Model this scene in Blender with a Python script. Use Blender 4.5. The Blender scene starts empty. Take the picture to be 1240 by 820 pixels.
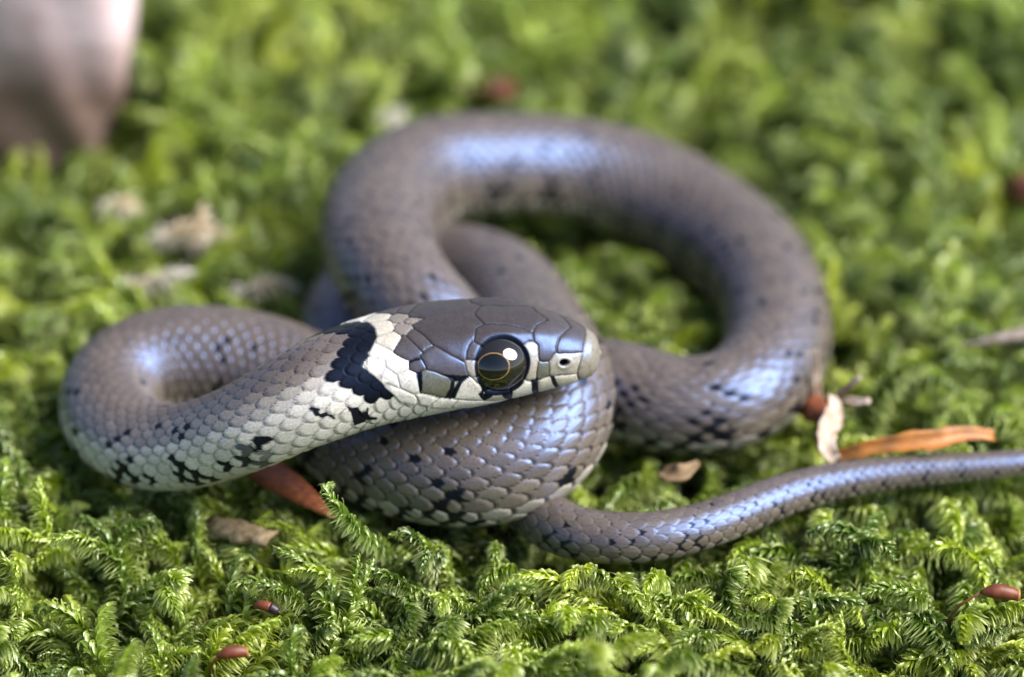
import bpy, math, random
import numpy as np
from mathutils import Vector, Matrix, kdtree

# ------------------------------------------------------------------ camera, sky, sun, exposure
MM = 0.001
PITCH = math.radians(32.0)
LENS, SENSOR = 110.0, 23.6
DIST = 0.4195
IMG_W, IMG_H = 1240.0, 820.0
sc = bpy.context.scene
CP, SP = math.cos(PITCH), math.sin(PITCH)
CAM = np.array([0.0, -DIST * CP, DIST * SP])
FWD = np.array([0.0, CP, -SP]); RGT = np.array([1.0, 0, 0]); UPV = np.array([0.0, SP, CP])

cam_data = bpy.data.cameras.new("camera")
cam = bpy.data.objects.new("camera", cam_data)
sc.collection.objects.link(cam)
cam.location = CAM
cam.rotation_euler = (math.pi / 2 - PITCH, 0, 0)
cam_data.lens = LENS; cam_data.sensor_width = SENSOR; cam_data.sensor_fit = 'HORIZONTAL'
cam_data.clip_start = 0.01; cam_data.clip_end = 50
cam_data.dof.use_dof = True
cam_data.dof.aperture_fstop = 8.5
sc.camera = cam

SUN_EL, SUN_AZ = math.radians(46), math.radians(101)      # azimuth measured from +Y (away from camera) towards +X
world = bpy.data.worlds.new("World"); sc.world = world
world.use_nodes = True
wn = world.node_tree; wn.nodes.clear()
wo = wn.nodes.new("ShaderNodeOutputWorld"); wb = wn.nodes.new("ShaderNodeBackground")
sky = wn.nodes.new("ShaderNodeTexSky")
sky.sky_type = 'NISHITA'; sky.sun_disc = False
sky.sun_elevation = SUN_EL; sky.sun_rotation = SUN_AZ
sky.air_density = 1.0; sky.dust_density = 1.0; sky.ozone_density = 1.0
wb.inputs['Strength'].default_value = 0.055
wn.links.new(sky.outputs[0], wb.inputs[0]); wn.links.new(wb.outputs[0], wo.inputs[0])

sun_data = bpy.data.lights.new("sun", 'SUN'); sun = bpy.data.objects.new("sun", sun_data)
sc.collection.objects.link(sun)
sun_data.energy = 3.4; sun_data.angle = math.radians(44); sun_data.color = (1.0, 0.955, 0.90)
sd = Vector((math.sin(SUN_AZ) * math.cos(SUN_EL), math.cos(SUN_AZ) * math.cos(SUN_EL), math.sin(SUN_EL)))
sun.rotation_euler = sd.to_track_quat('Z', 'Y').to_euler()
sun.location = sd * 1.0

sc.view_settings.view_transform = 'Standard'
sc.view_settings.look = 'None'
sc.view_settings.exposure = 1.5
sc.view_settings.gamma = 1.0
sc.render.engine = 'CYCLES'
sc.cycles.use_denoising = True
sc.cycles.max_bounces = 8; sc.cycles.transmission_bounces = 6; sc.cycles.diffuse_bounces = 4
sc.cycles.caustics_reflective = False; sc.cycles.caustics_refractive = False

rng = np.random.default_rng(7)

# ------------------------------------------------------------------ helpers
WSC = SENSOR / LENS
def ray(px, py):
    return FWD + RGT * ((px - 620) / IMG_W * WSC) - UPV * ((py - 410) / IMG_W * WSC)
def at(px, py, z):
    """photo pixel -> point on the horizontal plane z (mm above the moss), in metres"""
    d = ray(px, py); k = (z * MM - CAM[2]) / d[2]
    return CAM + d * k
def project(P):
    q = np.asarray(P) - CAM
    w = q @ FWD
    return np.stack([620 + (q @ RGT) / w / WSC * IMG_W, 410 - (q @ UPV) / w / WSC * IMG_W, w], -1)

def smooth(x, a, b):
    t = np.clip((x - a) / (b - a), 0, 1)
    return t * t * (3 - 2 * t)

def hash01(*k):
    v = np.zeros_like(np.asarray(k[0], float))
    for i, a in enumerate(k):
        v = v + np.asarray(a, float) * (12.9898 + 65.233 * i)
    return np.abs(np.modf(np.sin(v) * 43758.5453)[0])

def noise2(x, y, seed=0):
    """smooth value noise, vectorised, 0..1"""
    xi, yi = np.floor(x), np.floor(y); fx, fy = x - xi, y - yi
    fx = fx * fx * (3 - 2 * fx); fy = fy * fy * (3 - 2 * fy)
    h = lambda a, b: hash01(a, b, np.full_like(a, seed + 0.37))
    return (h(xi, yi) * (1 - fx) + h(xi + 1, yi) * fx) * (1 - fy) + (h(xi, yi + 1) * (1 - fx) + h(xi + 1, yi + 1) * fx) * fy

def mesh_from(name, V, F, smooth_shade=True, color=None, material=None):
    me = bpy.data.meshes.new(name)
    V = np.asarray(V, np.float32)
    if isinstance(F, np.ndarray):
        n, k = F.shape
        me.vertices.add(len(V)); me.vertices.foreach_set("co", V.ravel())
        me.loops.add(n * k); me.loops.foreach_set("vertex_index", F.ravel().astype(np.int32))
        me.polygons.add(n)
        me.polygons.foreach_set("loop_start", (np.arange(n) * k).astype(np.int32))
        me.polygons.foreach_set("loop_total", np.full(n, k, np.int32))
        me.update(calc_edges=True); me.validate()
    else:
        me.from_pydata([tuple(map(float, v)) for v in V], [], F); me.update()
    if color is not None:
        ca = me.color_attributes.new("Col", 'FLOAT_COLOR', 'POINT')
        c = np.ones((len(V), 4), np.float32); c[:, :color.shape[1]] = color
        ca.data.foreach_set("color", c.ravel())
    if smooth_shade:
        me.polygons.foreach_set("use_smooth", np.ones(len(me.polygons), bool))
    if material: me.materials.append(material)
    return me

def link(name, me, parent=None, loc=None):
    o = bpy.data.objects.new(name, me)
    sc.collection.objects.link(o)
    if parent is not None: o.parent = parent
    if loc is not None: o.location = loc
    return o

def tag(o, label=None, cat=None, group=None, kind=None):
    if label: o["label"] = label
    if cat: o["category"] = cat
    if group: o["group"] = group
    if kind: o["kind"] = kind
    return o

def new_mat(name):
    m = bpy.data.materials.new(name); m.use_nodes = True
    nt = m.node_tree
    return m, nt, nt.nodes["Principled BSDF"], nt.nodes["Material Output"]

def add_noise(nt, scale, detail=4, coord='Object'):
    tc = nt.nodes.new("ShaderNodeTexCoord"); n = nt.nodes.new("ShaderNodeTexNoise")
    n.inputs['Scale'].default_value = scale; n.inputs['Detail'].default_value = detail
    nt.links.new(tc.outputs[coord], n.inputs['Vector'])
    return n

def ramp(nt, fac, stops):
    r = nt.nodes.new("ShaderNodeValToRGB")
    el = r.color_ramp.elements
    while len(el) < len(stops): el.new(0.5)
    for e, (p, c) in zip(el, stops):
        e.position = p; e.color = (*c, 1)
    nt.links.new(fac, r.inputs[0])
    return r

def bump(nt, bsdf, height, strength, dist):
    b = nt.nodes.new("ShaderNodeBump")
    b.inputs['Strength'].default_value = strength; b.inputs['Distance'].default_value = dist
    nt.links.new(height, b.inputs['Height']); nt.links.new(b.outputs[0], bsdf.inputs['Normal'])

# ------------------------------------------------------------------ materials
def mat_snake():
    m, nt, b, o = new_mat("snake_skin")
    at_ = nt.nodes.new("ShaderNodeAttribute"); at_.attribute_name = "Col"
    n = add_noise(nt, 5200, 3)
    r = ramp(nt, n.outputs[0], [(0.3, (0.78, 0.78, 0.78)), (0.7, (1.15, 1.15, 1.15))])
    mx = nt.nodes.new("ShaderNodeMix"); mx.data_type = 'RGBA'; mx.blend_type = 'MULTIPLY'; mx.inputs[0].default_value = 1
    nt.links.new(at_.outputs['Color'], mx.inputs[6]); nt.links.new(r.outputs[0], mx.inputs[7])
    nt.links.new(mx.outputs[2], b.inputs['Base Color'])
    b.inputs['Roughness'].default_value = 0.40
    b.inputs['IOR'].default_value = 1.6
    b.inputs['Specular IOR Level'].default_value = 0.9; b.inputs['Specular Tint'].default_value = (0.26, 0.46, 1.0, 1)  # blue of the sky reflection is put into the specular tint
    nt.links.new(at_.outputs['Alpha'], b.inputs['Specular IOR Level'])
    b.inputs['Coat Weight'].default_value = 0.0; b.inputs['Coat Roughness'].default_value = 0.28
    bump(nt, b, n.outputs[0], 0.10, 0.00006)
    return m

def mat_plain(name, col, rough=0.5, coat=0.0, noise_scale=None, col2=None, bstr=0.0, bdist=0.0002):
    m, nt, b, o = new_mat(name)
    b.inputs['Base Color'].default_value = (*col, 1); b.inputs['Roughness'].default_value = rough
    b.inputs['Coat Weight'].default_value = coat; b.inputs['Coat Roughness'].default_value = 0.02
    if noise_scale:
        n = add_noise(nt, noise_scale, 5)
        r = ramp(nt, n.outputs[0], [(0.35, col), (0.65, col2)])
        nt.links.new(r.outputs[0], b.inputs['Base Color'])
        if bstr: bump(nt, b, n.outputs[0], bstr, bdist)
    return m

def mat_leafy(name, dark, light, tip, transl=0.45, spec=0.9):
    """thin moss leaves: diffuse + translucent + gloss; colour by leaf position and by shoot"""
    m, nt, b, o = new_mat(name)
    at_ = nt.nodes.new("ShaderNodeAttribute"); at_.attribute_name = "Col"
    sep = nt.nodes.new("ShaderNodeSeparateColor"); nt.links.new(at_.outputs['Color'], sep.inputs[0])
    oi = nt.nodes.new("ShaderNodeObjectInfo")
    r1 = ramp(nt, oi.outputs['Random'], [(0.0, dark), (0.5, tuple((a + c) / 2 for a, c in zip(dark, light))), (1.0, light)])
    gp = nt.nodes.new("ShaderNodeNewGeometry"); pn_ = nt.nodes.new("ShaderNodeTexNoise"); pn_.inputs['Scale'].default_value = 55; pn_.inputs['Detail'].default_value = 2
    nt.links.new(gp.outputs['Position'], pn_.inputs['Vector'])
    rp = ramp(nt, pn_.outputs[0], [(0.32, (0.62, 0.72, 0.6)), (0.5, (1, 1, 1)), (0.68, (1.25, 1.08, 0.8))])
    m0 = nt.nodes.new("ShaderNodeMix"); m0.data_type = 'RGBA'; m0.blend_type = 'MULTIPLY'; m0.inputs[0].default_value = 1
    nt.links.new(r1.outputs[0], m0.inputs[6]); nt.links.new(rp.outputs[0], m0.inputs[7]); r1 = type('S', (), {'outputs': [m0.outputs[2]]})
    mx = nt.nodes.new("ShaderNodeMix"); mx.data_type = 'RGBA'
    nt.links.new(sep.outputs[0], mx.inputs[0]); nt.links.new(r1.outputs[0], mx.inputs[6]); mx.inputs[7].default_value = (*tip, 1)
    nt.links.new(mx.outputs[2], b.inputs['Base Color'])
    b.inputs['Roughness'].default_value = 0.22; b.inputs['IOR'].default_value = 1.5
    b.inputs['Specular IOR Level'].default_value = spec
    tr = nt.nodes.new("ShaderNodeBsdfTranslucent")
    hs = nt.nodes.new("ShaderNodeHueSaturation"); hs.inputs['Saturation'].default_value = 1.1; hs.inputs['Value'].default_value = 1.5
    nt.links.new(mx.outputs[2], hs.inputs['Color']); nt.links.new(hs.outputs[0], tr.inputs['Color'])
    ms = nt.nodes.new("ShaderNodeMixShader"); ms.inputs[0].default_value = transl
    nt.links.new(b.outputs[0], ms.inputs[1]); nt.links.new(tr.outputs[0], ms.inputs[2])
    nt.links.new(ms.outputs[0], o.inputs['Surface'])
    return m

M_snake = mat_snake()
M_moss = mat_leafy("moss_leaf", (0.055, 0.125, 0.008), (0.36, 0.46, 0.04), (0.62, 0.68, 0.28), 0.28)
M_drymoss = mat_leafy("dry_moss_leaf", (0.50, 0.45, 0.36), (0.60, 0.56, 0.50), (0.75, 0.72, 0.68), 0.3)
M_sprig = mat_leafy("sprig_leaf", (0.27, 0.38, 0.06), (0.34, 0.44, 0.08), (0.60, 0.66, 0.30), 0.3)
M_soil = mat_plain("soil", (0.012, 0.018, 0.006), 0.9, 0, 180, (0.03, 0.045, 0.012), 0.8, 0.002)

# ------------------------------------------------------------------ snake: centre line
# photo px, px, height of the axis above the moss (mm), radius (mm)
CTRL = [
 (728, 428, 14.2, 4.3), (660, 428, 14.1, 4.3), (590, 431, 14.0, 4.4), (530, 436, 13.9, 4.5), (470, 447, 13.6, 4.5),
 (420, 461, 13.2, 4.35), (367, 483, 12.2, 4.1), (317, 509, 10.2, 3.95), (262, 532, 7.4, 3.8), (208, 543, 5.0, 3.7),
 (162, 533, 3.9, 3.75), (134, 500, 3.6, 4.0), (148, 461, 3.7, 4.4), (192, 440, 3.8, 4.6), (242, 435, 3.8, 4.65),
 (300, 442, 3.5, 4.65), (362, 466, 3.0, 4.75), (412, 505, 2.9, 4.95), (470, 543, 3.3, 5.25), (540, 560, 3.8, 5.4),
 (604, 555, 4.4, 5.4), (652, 522, 5.6, 5.25), (668, 472, 7.0, 5.0), (648, 415, 6.5, 4.8), (612, 360, 4.6, 4.7),
 (562, 334, 3.0, 4.6), (500, 335, 1.4, 4.5), (440, 368, 0.8, 4.5), (432, 412, 0.4, 4.5), (480, 450, 0.0, 4.5),
 (560, 472, 0.0, 4.4), (650, 476, 1.0, 4.3), (742, 472, 3.0, 4.3), (815, 490, 3.2, 4.2), (885, 483, 3.4, 4.25),
 (933, 440, 3.6, 4.4), (940, 380, 3.7, 4.5), (912, 318, 3.7, 4.7), (850, 266, 3.8, 4.85), (775, 226, 4.9, 4.8), (690, 203, 6.3, 4.6),
 (610, 199, 7.4, 4.65), (530, 206, 8.0, 4.9), (474, 240, 8.6, 5.0), (460, 295, 9.2, 4.8), (492, 355, 8.8, 4.3),
 (550, 410, 6.4, 3.9), (598, 470, 1.5, 3.3), (606, 545, -1.0, 2.8), (636, 605, -0.2, 2.4), (690, 643, 0.9, 2.25),
 (765, 652, 1.4, 2.12), (855, 636, 1.5, 1.95), (950, 600, 1.6, 1.75), (1080, 573, 1.6, 1.45), (1240, 560, 1.4, 1.1),
 (1330, 552, 1.2, 0.75), (1410, 565, 0.8, 0.12)]
C = np.array([at(a, b, z) for a, b, z, r in CTRL]) / MM
RAD = np.array([c[3] for c in CTRL])
def spline(t, Y, tq):
    """natural cubic spline"""
    n = len(t); h = np.diff(t); Y = np.asarray(Y, float)
    A = np.eye(n); B = np.zeros_like(Y)
    for i in range(1, n - 1):
        A[i, i - 1] = h[i - 1]; A[i, i] = 2 * (h[i - 1] + h[i]); A[i, i + 1] = h[i]
        B[i] = 6 * ((Y[i + 1] - Y[i]) / h[i] - (Y[i] - Y[i - 1]) / h[i - 1])
    M = np.linalg.solve(A, B)
    k = np.clip(np.searchsorted(t, tq, side='right') - 1, 0, n - 2)
    hh = h[k]; a = (t[k + 1] - tq) / hh; b = (tq - t[k]) / hh
    if Y.ndim > 1: a, b, hh = a[:, None], b[:, None], hh[:, None]
    return a * Y[k] + b * Y[k + 1] + ((a ** 3 - a) * M[k] + (b ** 3 - b) * M[k + 1]) * hh ** 2 / 6
tc = np.concatenate([[0], np.cumsum(np.linalg.norm(np.diff(C, axis=0), axis=1) ** 0.8)])
tq = np.linspace(0, tc[-1], 6000)
fine = spline(tc, C, tq)
fr = np.interp(tq, tc, RAD)
sl = np.concatenate([[0], np.cumsum(np.linalg.norm(np.diff(fine, axis=0), axis=1))])
LTOT = sl[-1]
s_ctrl = np.interp(tc, tq, sl)            # arc length at each control point
kern = np.hanning(161); kern /= kern.sum()
fr = np.convolve(np.pad(fr, 80, mode='edge'), kern, 'valid')
# ring positions: fine on the sharp front part, coarser behind
S_HEAD = 22.0
s_front_end = s_ctrl[24]
ds = lambda s: 0.075 if s < S_HEAD else (0.115 if s < s_front_end else (0.26 if s < s_ctrl[47] else 0.16))
S = [0.004]
while S[-1] < LTOT - 0.05: S.append(S[-1] + ds(S[-1]) * (0.35 if S[-1] < 0.8 else 1))
S = np.array(S)
NR, NT = len(S), 264
axis = np.stack([np.interp(S, sl, fine[:, i]) for i in range(3)], 1)
tan = np.gradient(axis, S, axis=0); tan /= np.linalg.norm(tan, axis=1)[:, None]
up = np.array([0, 0, 1.0]) - tan * tan[:, 2:3]; up /= np.linalg.norm(up, axis=1)[:, None]
side = np.cross(tan, up)                 # right-hand side of the animal
R = np.interp(S, sl, fr)
th = (np.arange(NT) / NT) * 2 * np.pi - np.pi     # 0 = back, +-pi = belly
# side is +: cross(tan, up): heading -X (towards the tail) ... sign is fixed below so that +theta faces the camera at the head
if side[50][1] > 0: side = -side
# half width, height above axis, depth below axis
W = R * 1.05; HT = R * 0.98; HB = R * 0.90
HS = np.array([0, .35, .8, 1.5, 2.5, 4, 5.5, 7.5, 9, 11, 13, 15, 17, 19.5, 22, 26])
HW = np.array([.0, 1.25, 1.80, 2.35, 2.85, 3.35, 3.80, 4.35, 4.70, 5.05, 5.25, 5.30, 5.15, 4.85, 4.6, 4.5])
HH = np.array([.0, 1.05, 1.50, 1.95, 2.45, 3.05, 3.45, 3.80, 3.95, 4.05, 4.1, 4.1, 4.1, 4.2, 4.3, 4.35])
HD = np.array([.0, 1.20, 1.65, 1.90, 2.10, 2.35, 2.55, 2.80, 3.0, 3.2, 3.4, 3.55, 3.7, 3.8, 3.9, 4.0])
k = smooth(S, 21, 27)
W = np.interp(S, HS, HW) * (1 - k) + W * k
HT = np.interp(S, HS, HH) * (1 - k) + HT * k
HB = np.interp(S, HS, HD) * (1 - k) + HB * k
def sm1(v, n=9):
    kk = np.hanning(n + 2)[1:-1]; kk /= kk.sum()
    out = np.convolve(np.pad(v, n // 2, mode='edge'), kk, 'valid'); out[:6] = v[:6]; return out
W, HT, HB = sm1(W), sm1(HT), sm1(HB)
st, ct = np.sin(th)[None, :], np.cos(th)[None, :]
headness = (1 - smooth(S, 13, 24))[:, None]
# boxier section on the head (flat crown, steep cheeks), round body with a flattened belly
pw = 1 - 0.17 * headness * smooth(S, 0.2, 3.0)[:, None]
xs = np.sign(st) * np.abs(st) ** pw * W[:, None]
ys = np.where(ct > 0, np.sign(ct) * np.abs(ct) ** pw * HT[:, None], -np.abs(ct) ** (0.8 * np.ones_like(pw)) * HB[:, None])
# mouth: lower jaw narrower than the upper lip
jaw = headness * smooth(-ct + 0 * pw, 0.55, 0.72)
xs = xs * (1 - 0.05 * jaw)
base = axis[:, None, :] + side[:, None, :] * xs[..., None] + up[:, None, :] * ys[..., None]
# normals of the smooth tube
dth = np.roll(base, -1, 1) - np.roll(base, 1, 1); dsv = np.gradient(base, axis=0)
nrm = np.cross(dth, dsv); nrm /= np.linalg.norm(nrm, axis=2)[..., None] + 1e-12
if np.mean(np.sum(nrm * (base - axis[:, None, :]), -1)) < 0: nrm = -nrm
nrm[0] = -tan[0]
SS = np.repeat(S[:, None], NT, 1); TH = np.repeat(th[None], NR, 0)

# ------------------------------------------------------------------ snake: body scales
TV = math.radians(132)
ROWS = np.where(S < s_ctrl[17], 10.5, np.where(S < s_ctrl[48], 12.5, 5.5))[:, None] * np.ones((1, NT))      # the tail has fewer, larger scales
Lsc = np.interp(S, [0, 20, 40, 90, LTOT], [1.4, 1.4, 1.5, 1.5, 1.4])
Lsc = np.where(S < s_ctrl[48], Lsc, np.maximum(R * 0.62, 0.3))
phi = np.concatenate([[0], np.cumsum(np.diff(S) / Lsc[1:])])
PH = np.repeat(phi[:, None], NT, 1)
MAPX, MAPY = [0, .25, .52, .78, 1, 1.5], [0, .295, .60, .862, 1, 1.28]
T = np.sign(TH) * ROWS * np.interp(np.abs(TH) / TV, MAPX, MAPY)
ventral = np.abs(T) > ROWS
best_a = np.full(SS.shape, -9.0); bi = np.zeros(SS.shape); bj = np.zeros(SS.shape); bb = np.zeros(SS.shape); be = np.zeros(SS.shape)
gap = np.full(SS.shape, 9.0)
Tc = np.clip(T, -ROWS - 0.4, ROWS + 0.4)
j0 = np.round(Tc)
for dj in (-1, 0, 1):
    j = np.clip(j0 + dj, 0.5 - ROWS, ROWS - 0.5)
    off = np.where(np.mod(j, 2) == 0, 0.0, 0.5)
    i0 = np.round(PH - off)
    b = Tc - j
    jit = 0.10 * (hash01(j, i0) - 0.5)
    for di in (-1, 0, 1):
        i = i0 + di
        a = PH - off - i
        aend = 0.52 - 0.40 * (np.abs(b) / 0.66) ** 2.3
        okb = np.abs(b) < 0.66
        ins = okb & (a < aend)
        sel = ins & (a > best_a)
        best_a = np.where(sel, a, best_a); bi = np.where(sel, i, bi); bj = np.where(sel, j, bj)
        bb = np.where(sel, b, bb); be = np.where(sel, aend - a, be)
        g = np.where(okb & (a >= aend), a - aend, 9.0)
        gap = np.minimum(gap, g)
off = np.where(np.mod(bj, 2) == 0, 0.0, 0.5)
ci = bi + off                                   # phase of the scale's centre
sc_s = np.interp(ci, phi, S)                    # arc length of the scale's centre
# relief
edge_r = smooth(be, 0.0, 0.13)
latr = smooth(0.66 - np.abs(bb), 0.0, 0.2)
h = 0.35 + 0.45 * best_a + 0.0
h = h * (0.35 + 0.65 * edge_r) + 0.16 * latr * edge_r
h -= 0.30 * (1 - smooth(gap, 0.0, 0.10))
keel = np.exp(-(bb / 0.07) ** 2) * smooth(best_a, -0.35, 0.2) * edge_r * (1 - smooth(np.abs(T), 6.5, 8.5))
h += 0.16 * keel
# belly plates
vf = PH - np.floor(PH)
hv = 0.25 + 0.45 * vf * smooth(1 - vf, 0.0, 0.10)
h = np.where(ventral, hv, h)
amp = 0.22 * (R / 4.5)[:, None]
# colours
def lin(r, g, b):
    f = lambda c: (c / 255 / 12.92) if c / 255 <= 0.04045 else ((c / 255 + 0.055) / 1.055) ** 2.4
    return np.array([f(r), f(g), f(b)])
brown = lin(93, 82, 68); tan_ = lin(150, 141, 126); cream = lin(200, 194, 181); black = lin(20, 20, 24); skin = lin(44, 42, 42)
def mixc(a, b, t): return a * (1 - t[..., None]) + b * t[..., None]
aT = np.round(np.abs(bj) * 10.5 / ROWS); T = T * 10.5 / ROWS; hs = hash01(bi, bj); hs2 = hash01(bi, bj, bi * 0 + 3)
sgnB = (bj < 0) * 1.0
neckness = 1 - smooth(sc_s + 22 * sgnB * smooth(sc_s, 25, 40), 34, 62)
frontness = 1 - smooth(sc_s, 95, 150)
col = np.zeros(SS.shape + (3,)) + brown
col = mixc(col, tan_ + 0 * col, 0.75 * (1 - smooth(sc_s, 24, 60)) * smooth(aT, 1, 5))
wst = 8.9 - 2.9 * neckness                                     # row where the pale flank begins
wamt = smooth(aT, wst - 1.3, wst + 0.6) * (0.52 + 0.16 * frontness + 0.32 * neckness) * np.where(sc_s > s_ctrl[48], 0.3, 1.0)
col = mixc(col, cream + 0 * col, wamt)
col = col * (0.84 + 0.32 * hs)[..., None]
# flank flecks: dark skin patches in columns, smaller flecks on the back
band = hash01(np.floor(ci / 2.0), np.sign(bj) + 2.0)
fl = np.zeros_like(hs)
per = np.mod(ci + 0.6 * np.sign(bj), 3.6)
fl = np.maximum(fl, ((per < 0.95) & (aT >= 7) & (hs2 < 0.80)) * 1.0)
fl = np.maximum(fl, ((aT >= 9) & (hs2 < 0.55)) * 1.0)
fl = np.maximum(fl, ((aT >= 3) & (aT <= 7) & (hs > 0.96)) * 1.0)
ringp = sc_s > s_ctrl[31]
fl = np.maximum(fl, (ringp & (per < 1.3) & (aT >= 6) & (hs2 < 0.75)) * 1.0)
fl = np.maximum(fl, (ringp & (np.mod(ci + 1.9, 3.6) < 1.1) & (aT >= 4) & (aT <= 5) & (hs2 < 0.6)) * 1.0)
fl = np.maximum(fl, ((aT == 4) & (np.mod(ci + 1.1, 5.0) < 1.0) & (hs2 < 0.75)) * 1.0)
fl = np.maximum(fl, ((aT == 5) & (np.mod(ci + 0.6, 5.0) < 1.0) & (hs2 < 0.35)) * 1.0)
fl = np.maximum(fl, ((aT <= 6) & (hs < 0.014)) * 1.0)
fl *= smooth(sc_s, 26, 30)
wob = 0.25 * (noise2(PH * 3.1, T * 2.3, 5) - 0.5)
fleck = fl * (1 - smooth(best_a + wob + 0.5 * np.abs(bb) * np.where(aT >= 8, -1, 1) + np.where(aT >= 9, 0.12, 0.0) + np.where(sc_s > s_ctrl[48], 0.22, 0.0), 0.02, 0.10) * np.where(aT >= 8, 1, 0.92))
col = mixc(col, black + 0 * col, fleck)
# paler rim at the free edge, dark skin between the scales
rim = (1 - smooth(be, 0.02, 0.12)) * (1 - fleck)
col = mixc(col, col * 1.35 + 0.01, 0.6 * rim)
gapw = 0.09 + 0.09 * smooth(np.abs(T), 3, 8)
inter = 1 - smooth(gap, 0.3 * gapw, gapw)
col = mixc(col, skin * (0.5 + 0 * col), inter * (0.92 - 0.45 * neckness * smooth(aT, 4, 7)))
# belly: pale with dark blocks
vb = (hash01(np.floor(PH), np.sign(T)) < 0.55 - 0.45 * (1 - smooth(SS, 20, 60))) & (np.abs(T) > 11.4)
vc = mixc(cream * 0.85 + 0 * col, black + 0 * col, vb * 1.0)
vc = mixc(vc, skin + 0 * col, (1 - smooth(vf, 0, 0.06)) * 0.6)
col = np.where(ventral[..., None], vc, col)

# ------------------------------------------------------------------ snake: head shields and collar, mapped from side-view outlines to (length, angle)
hN = int(np.searchsorted(S, 40.0))
hp = project(base[:hN].reshape(-1, 3) * MM)
facing = np.sum(nrm[:hN].reshape(-1, 3) * (CAM / MM - base[:hN].reshape(-1, 3)), 1) > 0
hidx = np.nonzero(facing)[0]
hpx = hp[hidx, :2]; hS = SS[:hN].ravel()[hidx]; hT = TH[:hN].ravel()[hidx]
ARC = 3.9                                     # mm per radian, for a near-isometric chart
def chart(px, py):
    d = np.sum((hpx - [px, py]) ** 2, 1); kk = np.argsort(d)[:6]
    w = 1 / (d[kk] + 0.05); w /= w.sum()
    return float((hS[kk] * w).sum()), float((np.abs(hT[kk]) if False else hT[kk]) @ w)
def chart_poly(pts, x0=450, y0=355, k=5.467, mid=()):
    out = []
    for n_, (u, v) in enumerate(pts):
        s_, t_ = chart(x0 + u / k, y0 + v / k)
        if n_ in mid: t_ = 0.0
        out.append((s_, t_ * ARC))
    return np.array(out)
def sdist(P, poly):
    """signed distance (negative inside) of points (N,2) to a polygon"""
    d = np.full(len(P), 1e9); ins = np.zeros(len(P), bool)
    n = len(poly)
    for i in range(n):
        a, b_ = poly[i], poly[(i + 1) % n]
        e = b_ - a; w = P - a
        t_ = np.clip((w @ e) / (e @ e + 1e-12), 0, 1)
        q = w - t_[:, None] * e
        d = np.minimum(d, np.sum(q * q, 1))
        c1 = (a[1] <= P[:, 1]) != (b_[1] <= P[:, 1])
        with np.errstate(divide='ignore', invalid='ignore'):
            xi = a[0] + (P[:, 1] - a[1]) / (b_[1] - a[1] + 1e-12) * (b_[0] - a[0])
        ins ^= c1 & (P[:, 0] < xi)
    d = np.sqrt(d)
    return np.where(ins, -d, d)
dk = lin(62, 54, 44); dk2 = lin(70, 61, 49); olive = lin(96, 94, 74); pale = lin(180, 173, 156); wht = lin(204, 199, 188)
greyp = lin(152, 146, 130); tanp = lin(126, 116, 102)
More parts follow.
